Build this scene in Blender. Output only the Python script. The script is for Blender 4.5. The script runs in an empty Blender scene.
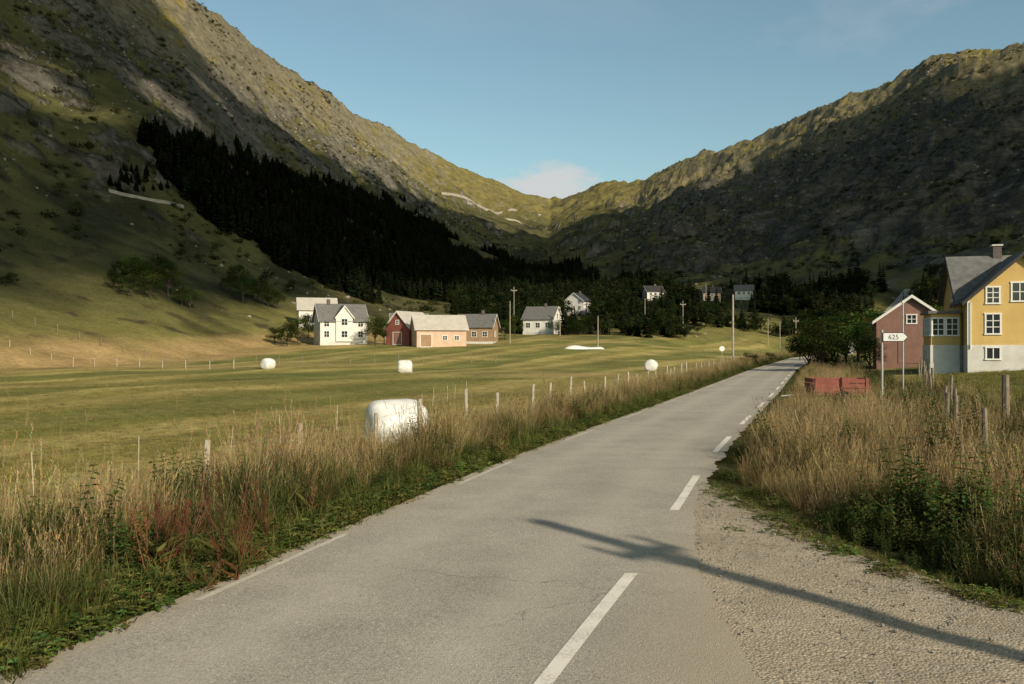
import bpy, math, random
import numpy as np
from mathutils import Vector
random.seed(7); rng=np.random.default_rng(7)
SC=bpy.context.scene
EL=math.radians(27); SH=np.array([0.565,-0.825]); SH=SH/np.hypot(*SH)
SUN=np.array([SH[0]*math.cos(EL),SH[1]*math.cos(EL),math.sin(EL)])
CAMH=2.1; FP=900.0
# ------------------------------------------------------------ noise
def _h(ix,iy,seed):
    n=(ix.astype(np.int64)*374761393+iy.astype(np.int64)*668265263+seed*1442695041)&0xffffffff
    n=((n^(n>>13))*1274126177)&0xffffffff
    return ((n^(n>>16))&0xffff)/65535.0
def perlin(x,y,seed=0):
    x=np.asarray(x,float);y=np.asarray(y,float)
    ix=np.floor(x);iy=np.floor(y);fx=x-ix;fy=y-iy
    u=fx*fx*fx*(fx*(fx*6-15)+10);v=fy*fy*fy*(fy*(fy*6-15)+10)
    def g(a,b):
        t=_h(ix+a,iy+b,seed)*2*np.pi
        return np.cos(t)*(fx-a)+np.sin(t)*(fy-b)
    return ((g(0,0)*(1-u)+g(1,0)*u)*(1-v)+(g(0,1)*(1-u)+g(1,1)*u)*v)*1.5
def fbm(x,y,sc,o=4,seed=0,rid=False):
    t=0;a=1;s=0
    for i in range(o):
        n=perlin(x/sc*2**i+seed*3.1,y/sc*2**i-seed*1.7,seed+i)
        if rid:n=1-2*np.abs(n)
        t=t+a*n;s+=a;a*=.5
    return t/s
def sm(x): x=np.clip(x,0,1);return x*x*(3-2*x)
# ------------------------------------------------------------ road alignment (world metres)
_yy=np.arange(-80,300,0.5)
_xx=np.interp(_yy,[-80,0,5.575,7.71,11.8,16.15,23.6,39.4,75.6,145,175,210,300],
  [-22,-4.7,-3.25,-2.67,-1.47,-.215,2.31,7.79,20,44.9,58,77,134])
_k=np.exp(-0.5*(np.arange(-12,13)/4.0)**2);_k/=_k.sum()
_xs=np.convolve(np.pad(_xx,12,mode='reflect',reflect_type='odd'),_k,mode='valid')
def XL(Y): return np.interp(Y,_yy,_xs)
RW=3.95
def flare(Y): return np.interp(Y,[-4,1,5.5,8.2,11.5,13.5],[1.2,1.4,.9,.3,.0,0])
def XR(Y): return XL(Y)+RW-.05+flare(Y)
def XG(Y): # outer edge of gravel lay-by
    return np.interp(Y,[-6,-5,5.9,6.2,6.6,7.1,7.9,9,10.2,12,13.4,14],[2,34,34,9,5.4,4.15,3.85,3.5,3.25,3.15,3.0,2.4])
# ------------------------------------------------------------ terrain tables (azimuth deg)
def az(px): return math.degrees(math.atan((px-512)/FP))
SK=[(0,-130),(100,-65),(185,0),(220,22),(250,48),(290,73),(330,92),(350,110),(380,124),(420,149),(450,163),(500,184),(550,200),(575,193),(600,183),(640,183),(680,163),(700,157),(760,140),(830,108),(900,80),(925,62),(960,54),(1024,42)]
Dp=[(0,520),(185,600),(290,800),(350,950),(450,1300),(550,1600),(600,1500),(700,1200),(830,1000),(1024,850)]
Dt=lambda p:np.interp(p,[d[0] for d in Dp],[d[1] for d in Dp])
A_=[];Z_=[]
for p,q in SK:
    a=az(p);A_.append(a);Z_.append(CAMH+(345-q-2)/FP*math.cos(math.radians(a))*Dt(p))
A_=[-180,-100,-60]+A_+[55,100,180];Z_=[60,150,230]+Z_+[230,150,60]
DA=[-180,-100,-60]+[az(d[0]) for d in Dp]+[55,100,180];DD=[1500,900,520]+[d[1] for d in Dp]+[850,1100,1500]
FF=[(0,118),(150,135),(300,180),(420,205),(550,190),(650,200),(780,235),(900,200),(1024,170)]
FA=[-180,-100,-60]+[az(d[0]) for d in FF]+[55,100,180];FD=[500,300,130]+[d[1] for d in FF]+[200,300,500]
def nat(X,Y,noise=True):
    X=np.asarray(X,float);Y=np.asarray(Y,float)
    r=np.hypot(X,Y);a=np.degrees(np.arctan2(X,Y))
    F=np.interp(a,FA,FD);D=np.interp(a,DA,DD);zr=np.interp(a,A_,Z_)
    if noise: F=F+10*perlin(X/70,Y/70,3)
    s=np.clip((r-F)/(D-F),0,None)
    sl=sm((-a-10)/10)
    k1=.4-.12*sl
    f=np.where(s<1,k1*s+(1-k1)*s*s*(1+.25*sl*(1-s)),1-.3*(1-np.exp(-(s-1)*3)))
    z=f*zr
    dl=XL(Y)-X;dr=X-XL(Y)-RW
    z=z+2.7*sm((Y-105)/85)*sm((dl-8)/40)
    z=z-.55*sm((dl-1)/3.5)*(1-.5*sm((Y-120)/60))
    z=z+.65*sm((dr-3)/18)*sm((Y-12)/30)-.15*sm((dr-.5)/2)*(1-sm((dr-3)/18))
    if noise:
        wx=X+25*perlin(X/90,Y/90,21);wy=Y+25*perlin(X/90,Y/90,22)
        e=sm(s/.35)*(1-.6*sm((s-.8)/.2))
        z=z+zr*.07*fbm(wx,wy,190,4,5,True)*e-zr*.02*e
        rt=.55+1.0*sm((a+2)/14)
        e2=sm((s-.12)/.3)*(1-.5*sm((s-.8)/.2))*rt
        z=z+10*fbm(wx,wy,60,4,9,True)*e2
        z=z+2.6*fbm(X,Y,17,3,14,True)*e2
        z=z+.25*perlin(X/14,Y/14,31)*sm((dl-6)/15)*sm((r-20)/30)
    return z
_cx=_xs+RW/2;_rz=nat(_cx,_yy,False)
def roadz(Y): return np.interp(Y,_yy,_rz)
def gz(X,Y,noise=True):
    X=np.asarray(X,float);Y=np.asarray(Y,float)
    z=nat(X,Y,noise)
    d=np.maximum(XL(Y)-X, X-XR(Y)); d=np.where(Y>290,50,d)
    m=1-sm((d-.1)/(1.5+np.clip(Y,0,300)*.03))
    z=z*(1-m)+(roadz(Y)-.06)*m
    ing=(Y<13.6)&(Y>-5.5)&(X>XR(Y)-.5)&(X<XG(Y)+.3)
    z=np.where(ing,-.05,z)
    return z
def G(x,y): return float(gz(np.array([x]),np.array([y]))[0])
# ------------------------------------------------------------ materials
def newmat(name):
    m=bpy.data.materials.new(name);m.use_nodes=True
    nt=m.node_tree;b=nt.nodes['Principled BSDF'];return m,nt,b
def N(nt,t,**k):
    n=nt.nodes.new(t)
    for a,v in k.items():
        if hasattr(n,a): setattr(n,a,v)
        else: n.inputs[a].default_value=v
    return n
def L(nt,a,b): nt.links.new(a,b)
def noise_node(nt,co,scale,detail=5,rough=.55):
    n=N(nt,'ShaderNodeTexNoise');n.inputs['Scale'].default_value=scale;n.inputs['Detail'].default_value=detail;n.inputs['Roughness'].default_value=rough
    L(nt,co,n.inputs['Vector']);return n
def mixc(nt,fac,a,b,bt='MIX'):
    n=N(nt,'ShaderNodeMix');n.data_type='RGBA';n.blend_type=bt
    for v,i in ((fac,0),(a,6),(b,7)):
        if isinstance(v,(int,float)): n.inputs[i].default_value=v
        elif isinstance(v,tuple): n.inputs[i].default_value=(*v,1) if len(v)==3 else v
        else: L(nt,v,n.inputs[i])
    return n.outputs[2]
def mrange(nt,v,a,b,c=0,d=1):
    n=N(nt,'ShaderNodeMapRange');L(nt,v,n.inputs[0])
    for i,x in enumerate((a,b,c,d)): n.inputs[i+1].default_value=x
    return n.outputs[0]
def mth(nt,op,a,b=None,c=None):
    n=N(nt,'ShaderNodeMath');n.operation=op
    for i,v in enumerate((a,b,c)):
        if v is None: continue
        if isinstance(v,(int,float)): n.inputs[i].default_value=v
        else: L(nt,v,n.inputs[i])
    return n.outputs[0]
def simple(name,c1,c2=None,scale=3,rough=.8,bump=.2,bs=30,metal=0,wave=None,spec=.3):
    m,nt,b=newmat(name);tc=N(nt,'ShaderNodeTexCoord').outputs['Object']
    c2=c2 or tuple(x*.75 for x in c1)
    n=noise_node(nt,tc,scale,6,.65)
    f=mrange(nt,n.outputs[0],.35,.65)
    L(nt,mixc(nt,f,c1,c2),b.inputs['Base Color'])
    b.inputs['Roughness'].default_value=rough;b.inputs['Metallic'].default_value=metal
    b.inputs['Specular IOR Level'].default_value=spec
    n2=noise_node(nt,tc,bs,4);h=n2.outputs[0]
    bp=N(nt,'ShaderNodeBump');bp.inputs['Strength'].default_value=bump;bp.inputs['Distance'].default_value=.02
    if wave:
        w=N(nt,'ShaderNodeTexWave');w.wave_profile='SAW';w.bands_direction=wave[0];w.inputs['Scale'].default_value=wave[1];L(nt,tc,w.inputs['Vector'])
        h=mth(nt,'ADD',mth(nt,'MULTIPLY',h,.3),w.outputs[1]);bp.inputs['Strength'].default_value=.8
    L(nt,h,bp.inputs['Height']);L(nt,bp.outputs[0],b.inputs['Normal'])
    return m
def foliage_mat(name,trans=.3,vary=.4):
    m,nt,b=newmat(name);nt.nodes.remove(b)
    at=N(nt,'ShaderNodeAttribute',attribute_name='Col')
    oi=N(nt,'ShaderNodeObjectInfo')
    k=mrange(nt,oi.outputs['Random'],0,1,1-vary,1+vary)
    vm=N(nt,'ShaderNodeVectorMath',operation='SCALE');L(nt,at.outputs['Color'],vm.inputs[0]);L(nt,k,vm.inputs['Scale'])
    hs=N(nt,'ShaderNodeHueSaturation');L(nt,vm.outputs[0],hs.inputs['Color'])
    r2=mth(nt,'FRACT',mth(nt,'MULTIPLY',oi.outputs['Random'],17.3))
    L(nt,mrange(nt,r2,0,1,.475,.52),hs.inputs['Hue'])
    d=N(nt,'ShaderNodeBsdfDiffuse');t=N(nt,'ShaderNodeBsdfTranslucent')
    L(nt,hs.outputs[0],d.inputs[0]);L(nt,hs.outputs[0],t.inputs[0])
    mx=N(nt,'ShaderNodeMixShader');mx.inputs[0].default_value=trans;L(nt,d.outputs[0],mx.inputs[1]);L(nt,t.outputs[0],mx.inputs[2])
    L(nt,mx.outputs[0],nt.nodes['Material Output'].inputs[0]);return m
FOL=foliage_mat('foliage')
FOLF=foliage_mat('needle_foliage',.0,.35)
# ------------------------------------------------------------ mesh builder
class MB:
    def __init__(s): s.v=[];s.f=[];s.c=[]
    def add(s,vs,fs,col=(1,1,1)):
        o=len(s.v);s.v+= [tuple(v) for v in vs];s.f+=[tuple(i+o for i in f) for f in fs]
        s.c+= col if isinstance(col,list) else [col]*len(vs)
    def box(s,x0,x1,y0,y1,z0,z1,col=(1,1,1)):
        s.add([(x0,y0,z0),(x1,y0,z0),(x1,y1,z0),(x0,y1,z0),(x0,y0,z1),(x1,y0,z1),(x1,y1,z1),(x0,y1,z1)],
          [(3,2,1,0),(4,5,6,7),(0,1,5,4),(1,2,6,5),(2,3,7,6),(3,0,4,7)],col)
    def tube(s,p0,p1,r0,r1,n=8,col=(1,1,1),cap=True):
        p0=Vector(p0);p1=Vector(p1);d=(p1-p0).normalized()
        a=d.orthogonal().normalized();b=d.cross(a)
        vs=[p0+(a*math.cos(2*math.pi*i/n)+b*math.sin(2*math.pi*i/n))*r0 for i in range(n)]+[p1+(a*math.cos(2*math.pi*i/n)+b*math.sin(2*math.pi*i/n))*r1 for i in range(n)]
        fs=[(i,(i+1)%n,n+(i+1)%n,n+i) for i in range(n)]
        if cap: fs+=[tuple(range(n-1,-1,-1)),tuple(range(n,2*n))]
        s.add(vs,fs,col)
    def obj(s,name,mat,parent=None,link=True,smooth=False,bevel=0):
        me=bpy.data.meshes.new(name);me.from_pydata(s.v,[],s.f)
        ca=me.color_attributes.new('Col','FLOAT_COLOR','POINT')
        c=np.ones((len(s.v),4),np.float32);c[:,:3]=np.array(s.c,np.float32)
        ca.data.foreach_set('color',c.ravel())
        me.materials.append(mat)
        if smooth: me.polygons.foreach_set('use_smooth',[True]*len(me.polygons))
        o=bpy.data.objects.new(name,me)
        if link: SC.collection.objects.link(o)
        if parent: o.parent=parent
        if bevel:
            b=o.modifiers.new('b','BEVEL');b.width=bevel;b.segments=2;b.limit_method='ANGLE'
        return o
def empty(name,loc,rot=0):
    e=bpy.data.objects.new(name,None);e.location=loc;e.rotation_euler=(0,0,rot);e.empty_display_size=.3
    SC.collection.objects.link(e);return e
def gridmesh(name,V,nx,ny,mat,cols=None,attrs=None,smooth=True):
    me=bpy.data.meshes.new(name);me.vertices.add(len(V));me.vertices.foreach_set('co',V.astype(np.float32).ravel())
    i,j=np.meshgrid(np.arange(nx-1),np.arange(ny-1));b=(j*nx+i).ravel()
    F=np.stack([b,b+1,b+nx+1,b+nx],1).astype(np.int32)
    me.loops.add(F.size);me.loops.foreach_set('vertex_index',F.ravel())
    me.polygons.add(len(F));me.polygons.foreach_set('loop_start',np.arange(len(F),dtype=np.int32)*4)
    me.update(calc_edges=True)
    if smooth: me.polygons.foreach_set('use_smooth',np.ones(len(F),bool))
    if cols is not None:
        ca=me.color_attributes.new('Col','FLOAT_COLOR','POINT');c=np.ones((len(V),4),np.float32);c[:,:3]=cols;ca.data.foreach_set('color',c.ravel())
    for k,v in (attrs or {}).items():
        a=me.attributes.new(k,'FLOAT','POINT');a.data.foreach_set('value',np.asarray(v,np.float32).ravel())
    me.materials.append(mat);me.validate()
    o=bpy.data.objects.new(name,me);SC.collection.objects.link(o);return o
# ------------------------------------------------------------ terrain
angs=np.concatenate([np.linspace(-180,-37,70)[:-1],np.linspace(-37,37,820),np.linspace(37,180,70)[1:]])
rr=np.concatenate([np.geomspace(.6,3,12)[:-1],np.geomspace(3,110,190)[:-1],np.geomspace(110,1700,450)[:-1],np.geomspace(1700,6000,20)])
AA,RR=np.meshgrid(np.radians(angs),rr)
TX=RR*np.sin(AA);TY=RR*np.cos(AA);TZ=gz(TX,TY)
gr=np.gradient(TZ,axis=0)/np.gradient(RR,axis=0)
ga=np.gradient(TZ,axis=1)/(np.maximum(RR,1)*np.gradient(AA,axis=1))
slope=np.hypot(gr,ga)
a_d=np.degrees(AA);Fr=np.interp(a_d,FA,FD);Dr=np.interp(a_d,DA,DD);S=np.clip((RR-Fr)/(Dr-Fr),0,1.5)
def lerp(a,b,m): return a*(1-m[...,None])+b*m[...,None]
c3=lambda *a:np.array(a)
col=np.zeros(TX.shape+(3,))+c3(.26,.225,.07)
dl=XL(TY)-TX;dr=TX-XL(TY)-RW
st=dl+2.0*perlin(TX/30,TY/30,50)
band=np.sin(st*2*np.pi/6.5)*.5+.5
col=lerp(col,c3(.38,.32,.12),sm((band-.4)/.35)*.75)
col=lerp(col,c3(.14,.155,.042),sm((np.sin(st*2*np.pi/19+1)*.5+.5-.55)/.2)*.7)
col=lerp(col,c3(.13,.145,.04),sm((fbm(TX,TY,26,4,51)-.05)/.4)*.6)
col=lerp(col,c3(.40,.30,.13),sm((fbm(TX*.6,TY,22,4,52)-.12)/.3)*.6*sm((TY-15)/20))
dry=sm((RR-Fr+26)/10)*(1-sm((RR-Fr-6)/12))*sm((-a_d+1)/5)
hill=sm((S-.0)/.04)
n1=fbm(TX,TY,120,5,60);n2=fbm(TX,TY,28,5,61);n3=fbm(TX,TY,8,4,62)
hc=np.zeros_like(col)+c3(.088,.086,.032)
hc=lerp(hc,c3(.15,.145,.045),sm((n1+.15)/.4)*(1-sm((S-.12)/.2)))
hc=lerp(hc,c3(.19,.175,.055),1-sm((S-.03)/.08))
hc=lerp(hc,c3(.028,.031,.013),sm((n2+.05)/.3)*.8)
hc=lerp(hc,c3(.15,.11,.05),sm((n3-.1)/.4)*.5)
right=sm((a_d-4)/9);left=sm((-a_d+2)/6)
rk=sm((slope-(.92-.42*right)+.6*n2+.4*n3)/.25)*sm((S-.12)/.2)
crest=sm((S-.66+.12*n2)/.16)  # ridge mask; colours lightened here to paint sunlight on the crests
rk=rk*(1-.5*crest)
rcol=c3(.19,.175,.15)*(1-.35*right*(1-crest))[...,None]*(1+.6*crest*left)[...,None]  # rock brightened on the left crest, sunlight put into its colour
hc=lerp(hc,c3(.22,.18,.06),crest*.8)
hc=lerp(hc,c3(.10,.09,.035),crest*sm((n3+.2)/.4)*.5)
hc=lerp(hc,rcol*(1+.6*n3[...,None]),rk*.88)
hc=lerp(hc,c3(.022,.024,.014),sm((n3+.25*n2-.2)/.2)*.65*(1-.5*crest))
scree=sm((fbm(TX*1.0,TY*.5,40,4,66)-.12)/.2)*sm((a_d-8)/4)*sm((S-.1)/.05)*(1-sm((S-.4)/.15))
hc=lerp(hc,c3(.15,.145,.13)*(1+.6*n3[...,None]),scree*.7)
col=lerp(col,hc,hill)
col=lerp(col,c3(.37,.255,.115),np.clip(dry*(.75+.6*fbm(TX,TY,18,3,53)),0,1))
lawn=sm((dr-6)/4)*(1-sm((RR-120)/40))
col=lerp(col,c3(.10,.13,.03)*(1+.3*fbm(TX,TY,5,3,70)[...,None]),lawn)
verge=(1-sm((np.maximum(dl,0)-3.2)/.8))*(dl>-1)+((dr>-.5)&(dr<7))
verge=np.clip(verge,0,1)*(RR<200)
col=lerp(col,c3(.06,.065,.025),verge*.9)
m,nt,b=newmat('ground_material')
at=N(nt,'ShaderNodeAttribute',attribute_name='Col');rkA=N(nt,'ShaderNodeAttribute',attribute_name='rock')
tc=N(nt,'ShaderNodeTexCoord').outputs['Object']
na=noise_node(nt,tc,.12,9,.68);nb=noise_node(nt,tc,1.7,8,.7);nc=noise_node(nt,tc,14,6,.7)
k=mth(nt,'MULTIPLY',mth(nt,'MULTIPLY',mrange(nt,na.outputs[0],.3,.7,.62,1.35),mrange(nt,nb.outputs[0],.3,.7,.65,1.35)),mrange(nt,nc.outputs[0],.3,.7,.6,1.4))
vm=N(nt,'ShaderNodeVectorMath',operation='SCALE');L(nt,at.outputs['Color'],vm.inputs[0]);L(nt,k,vm.inputs['Scale'])
rmap=N(nt,'ShaderNodeMapping');L(nt,tc,rmap.inputs[0]);rmap.inputs['Rotation'].default_value=(.4,.3,.5);rmap.inputs['Scale'].default_value=(1,1,2.6)
nr=noise_node(nt,rmap.outputs[0],.13,10,.8);nr.inputs['Distortion'].default_value=.6
cr=mth(nt,'MULTIPLY',mrange(nt,nr.outputs[0],.49,.40,0,1),rkA.outputs['Fac'])
rl=mth(nt,'MULTIPLY',mrange(nt,nr.outputs[0],.54,.64,0,.6),rkA.outputs['Fac'])
c_=mixc(nt,rl,vm.outputs[0],(.30,.28,.24))
L(nt,mixc(nt,mth(nt,'MULTIPLY',cr,.7),c_,(.022,.022,.016)),b.inputs['Base Color'])
b.inputs['Roughness'].default_value=.95;b.inputs['Specular IOR Level'].default_value=.1
bp=N(nt,'ShaderNodeBump');bp.inputs['Strength'].default_value=1;bp.inputs['Distance'].default_value=2.6
L(nt,mth(nt,'MULTIPLY',mth(nt,'ADD',na.outputs[0],nr.outputs[0]),mrange(nt,rkA.outputs['Fac'],0,1,.08,1)),bp.inputs['Height'])
bp2=N(nt,'ShaderNodeBump');bp2.inputs['Strength'].default_value=.8;bp2.inputs['Distance'].default_value=.12
L(nt,mth(nt,'ADD',nb.outputs[0],mth(nt,'MULTIPLY',nc.outputs[0],.3)),bp2.inputs['Height']);L(nt,bp.outputs[0],bp2.inputs['Normal']);L(nt,bp2.outputs[0],b.inputs['Normal'])
V=np.stack([TX,TY,TZ],-1).reshape(-1,3)
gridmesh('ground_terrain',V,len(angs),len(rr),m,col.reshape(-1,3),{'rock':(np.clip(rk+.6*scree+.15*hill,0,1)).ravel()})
# ------------------------------------------------------------ road
def strip(name,Ys,xa,xb,nx,zoff,mat,attr=True):
    T=np.linspace(0,1,nx);Y=np.repeat(Ys,nx);t=np.tile(T,len(Ys))
    X=xa(Y)*(1-t)+xb(Y)*t;Z=roadz(Y)+zoff
    return gridmesh(name,np.stack([X,Y,Z],1),nx,len(Ys),mat,None,{'across':X-XL(Y)})
m,nt,b=newmat('asphalt')
tc=N(nt,'ShaderNodeTexCoord').outputs['Object'];ac=N(nt,'ShaderNodeAttribute',attribute_name='across').outputs['Fac']
v1=N(nt,'ShaderNodeTexVoronoi');v1.inputs['Scale'].default_value=85;L(nt,tc,v1.inputs['Vector'])
g1=noise_node(nt,tc,40,6,.8);g2=noise_node(nt,tc,1.1,7,.65);g3=noise_node(nt,tc,.22,4)
base=mixc(nt,mrange(nt,g2.outputs[0],.3,.7),(.31,.285,.245),(.44,.405,.35))
sp=N(nt,'ShaderNodeSeparateColor');L(nt,v1.outputs['Color'],sp.inputs[0])
base=mixc(nt,mrange(nt,sp.outputs[0],.6,1,0,.6),base,(.62,.57,.49))
base=mixc(nt,mrange(nt,sp.outputs[1],.6,1,0,.6),base,(.14,.13,.11))
base=mixc(nt,mrange(nt,g3.outputs[0],.45,.7,0,.45),base,(.25,.23,.195))
w1=mth(nt,'ABSOLUTE',mth(nt,'SUBTRACT',mth(nt,'ABSOLUTE',mth(nt,'SUBTRACT',ac,1.95)),.85))
base=mixc(nt,mrange(nt,w1,0,.45,.28,0),base,(.54,.50,.43))
ed=mth(nt,'ADD',mrange(nt,ac,3.6,4.4,0,1),mrange(nt,ac,.28,.0,0,1))
ed=mth(nt,'MULTIPLY',ed,mrange(nt,g1.outputs[0],.35,.6,.2,1))
base=mixc(nt,mth(nt,'MINIMUM',ed,.8),base,(.40,.34,.25))
vc=N(nt,'ShaderNodeTexVoronoi');vc.feature='DISTANCE_TO_EDGE';vc.inputs['Scale'].default_value=.45
wv=N(nt,'ShaderNodeVectorMath',operation='MULTIPLY_ADD');L(nt,g2.outputs[1],wv.inputs[0]);wv.inputs[1].default_value=(1.2,1.2,0);L(nt,tc,wv.inputs[2]);L(nt,wv.outputs[0],vc.inputs['Vector'])
crk=mth(nt,'MULTIPLY',mrange(nt,vc.outputs[0],0,.006,1,0),mrange(nt,g3.outputs[0],.5,.58))
base=mixc(nt,mth(nt,'MULTIPLY',crk,.5),base,(.08,.07,.06))
L(nt,base,b.inputs['Base Color']);b.inputs['Roughness'].default_value=.9;b.inputs['Specular IOR Level'].default_value=.25
bp=N(nt,'ShaderNodeBump');bp.inputs['Strength'].default_value=.5;bp.inputs['Distance'].default_value=.007
L(nt,mth(nt,'SUBTRACT',mth(nt,'ADD',v1.outputs[0],g1.outputs[0]),crk),bp.inputs['Height']);L(nt,bp.outputs[0],b.inputs['Normal'])
Ys=np.concatenate([np.arange(-60,3,.5),np.arange(3,30,.06),np.arange(30,285,.6)])
strip('asphalt_road',Ys,lambda Y:XL(Y)+.05*perlin(Y*1.3,Y*0,80)+.03*perlin(Y*6,Y*0,81),lambda Y:XR(Y)+.10*perlin(Y*1.1,Y*0,82)+.06*perlin(Y*5,Y*0,83),14,.02,m)
m,nt,b=newmat('road_paint');tc=N(nt,'ShaderNodeTexCoord').outputs['Object']
g=noise_node(nt,tc,45,6,.8);g2=noise_node(nt,tc,3,4)
f=mrange(nt,mth(nt,'ADD',g.outputs[0],mth(nt,'MULTIPLY',g2.outputs[0],.5)),.74,.88)
L(nt,mixc(nt,mth(nt,'MULTIPLY',f,.8),(.78,.74,.66),(.41,.375,.32)),b.inputs['Base Color']);b.inputs['Roughness'].default_value=.8
mb=MB()
def dash(y0,y1,off,w):
    ys=np.linspace(y0,y1,12)
    for a,c in zip(ys[:-1],ys[1:]):
        vs=[(float(XL(y))+off(y)+s,y,float(roadz(y))+.0245) for y,s in ((a,-w/2),(a,w/2),(c,w/2),(c,-w/2))]
        mb.add(vs,[(0,1,2,3)])
offR=lambda y: float(np.interp(y,[0,5.5,8.2,12,20,40],[3.1,3.44,3.6,3.66,3.7,3.68]))
for k_ in range(-3,24):
    y0=5.2+6.12*k_;dash(y0,y0+3.0,offR,.12)
mb.obj('road_edge_marking',m)
mb=MB()
for k_ in range(-2,24):
    y0=1.2+6.12*k_;dash(y0,y0+2.6,lambda y:.2,.07)
m2=m.copy();m2.name='road_paint_worn'
for n in m2.node_tree.nodes:
    if n.type=='MAP_RANGE': n.inputs[1].default_value=.5;n.inputs[2].default_value=.76
mb.obj('road_edge_marking',m2)
# gravel
m,nt,b=newmat('gravel');tc=N(nt,'ShaderNodeTexCoord').outputs['Object']
v1=N(nt,'ShaderNodeTexVoronoi');v1.inputs['Scale'].default_value=46;L(nt,tc,v1.inputs['Vector'])
g1=noise_node(nt,tc,9,8,.75);g2=noise_node(nt,tc,.9,6,.6)
sp=N(nt,'ShaderNodeSeparateColor');L(nt,v1.outputs['Color'],sp.inputs[0])
base=mixc(nt,mrange(nt,g2.outputs[0],.35,.65),(.42,.355,.26),(.29,.24,.17))
base=mixc(nt,mrange(nt,sp.outputs[0],.5,1,0,.6),base,(.56,.49,.39))
base=mixc(nt,mrange(nt,sp.outputs[2],.6,1,0,.5),base,(.17,.14,.10))
base=mixc(nt,mrange(nt,g1.outputs[0],.5,.75,0,.5),base,(.22,.175,.12))
L(nt,base,b.inputs['Base Color']);b.inputs['Roughness'].default_value=.95
bp=N(nt,'ShaderNodeBump');bp.inputs['Strength'].default_value=.8;bp.inputs['Distance'].default_value=.012
L(nt,mth(nt,'SUBTRACT',g1.outputs[0],v1.outputs[0]),bp.inputs['Height']);L(nt,bp.outputs[0],b.inputs['Normal'])
Ys=np.arange(-5.5,13.9,.06);nx=90;T=np.linspace(0,1,nx)**1.6
Y=np.repeat(Ys,nx);t=np.tile(T,len(Ys));x0=XL(Y)+3.4;x1=np.maximum(XG(Y),x0+.2);X=x0*(1-t)+x1*t
Z=.010+.014*fbm(X,Y,.5,4,90)*sm((X-XR(Y))/.4)-.004+(.02*perlin(X/1.5,Y/1.5,91)-.008)*sm((X-XR(Y))/.6)
gridmesh('gravel_driveway',np.stack([X,Y,Z],1),nx,len(Ys),m)
# ------------------------------------------------------------ scatter
def scatter(name,P,rot,scl,idx,protos):
    col_=bpy.data.collections.new(name+'_parts')
    for i,o in enumerate(protos):
        o.name='%02d_%s'%(i,name+'_part');col_.objects.link(o)
    me=bpy.data.meshes.new(name);me.from_pydata([tuple(p) for p in P],[],[])
    a=me.attributes.new('rot','FLOAT_VECTOR','POINT');a.data.foreach_set('vector',np.asarray(rot,np.float32).ravel())
    a=me.attributes.new('scl','FLOAT','POINT');a.data.foreach_set('value',np.asarray(scl,np.float32))
    a=me.attributes.new('pi','INT','POINT');a.data.foreach_set('value',np.asarray(idx,np.int32))
    o=bpy.data.objects.new(name,me);SC.collection.objects.link(o)
    ng=bpy.data.node_groups.new(name,'GeometryNodeTree')
    ng.interface.new_socket('Geometry',in_out='INPUT',socket_type='NodeSocketGeometry')
    ng.interface.new_socket('Geometry',in_out='OUTPUT',socket_type='NodeSocketGeometry')
    gi=ng.nodes.new('NodeGroupInput');go=ng.nodes.new('NodeGroupOutput')
    ci=ng.nodes.new('GeometryNodeCollectionInfo');ci.inputs[0].default_value=col_;ci.inputs[1].default_value=True;ci.inputs[2].default_value=True
    ip=ng.nodes.new('GeometryNodeInstanceOnPoints')
    def na(n,t):
        q=ng.nodes.new('GeometryNodeInputNamedAttribute');q.data_type=t;q.inputs[0].default_value=n;return q.outputs[0]
    e=ng.nodes.new('FunctionNodeEulerToRotation')
    lk=ng.links.new
    lk(gi.outputs[0],ip.inputs['Points']);lk(ci.outputs[0],ip.inputs['Instance']);ip.inputs['Pick Instance'].default_value=True
    lk(na('pi','INT'),ip.inputs['Instance Index']);lk(na('rot','FLOAT_VECTOR'),e.inputs[0]);lk(e.outputs[0],ip.inputs['Rotation'])
    lk(na('scl','FLOAT'),ip.inputs['Scale']);lk(ip.outputs[0],go.inputs[0])
    mod=o.modifiers.new('scatter','NODES');mod.node_group=ng
    return o
def mixcol(a,b,t): return tuple(a[i]*(1-t)+b[i]*t for i in range(3))
R=random.random
def U(a,b): return a+(b-a)*R()
def blade(mb,x,y,h,w,ang,bend,cb,ct,segs=4):
    dx,dy=math.cos(ang),math.sin(ang);px_,py_=-dy,dx
    vs=[];cs=[]
    for i in range(segs+1):
        t=i/segs;o=bend*h*t*t;z=h*(t-.35*bend*t*t)
        ww=w*(1-t)**.7*.5+.0006
        vs+=[(x+dx*o+px_*ww,y+dy*o+py_*ww,z),(x+dx*o-px_*ww,y+dy*o-py_*ww,z)];c=mixcol(cb,ct,t);cs+=[c,c]
    mb.add(vs,[(2*i,2*i+1,2*i+3,2*i+2) for i in range(segs)],cs)
    return vs[-1]
def quadleaf(mb,p,d,up,l,w,c):
    p=Vector(p);d=Vector(d).normalized();s=d.cross(Vector(up));
    if s.length<1e-3: s=Vector((1,0,0))
    s.normalize()
    n=s.cross(d)
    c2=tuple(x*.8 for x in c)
    mb.add([p,p+d*l*.45+s*w*.5+n*w*.15,p+d*l-n*l*.12,p+d*l*.45-s*w*.5+n*w*.15],[(0,1,2),(0,2,3)],[c2,c,c,c])
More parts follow.
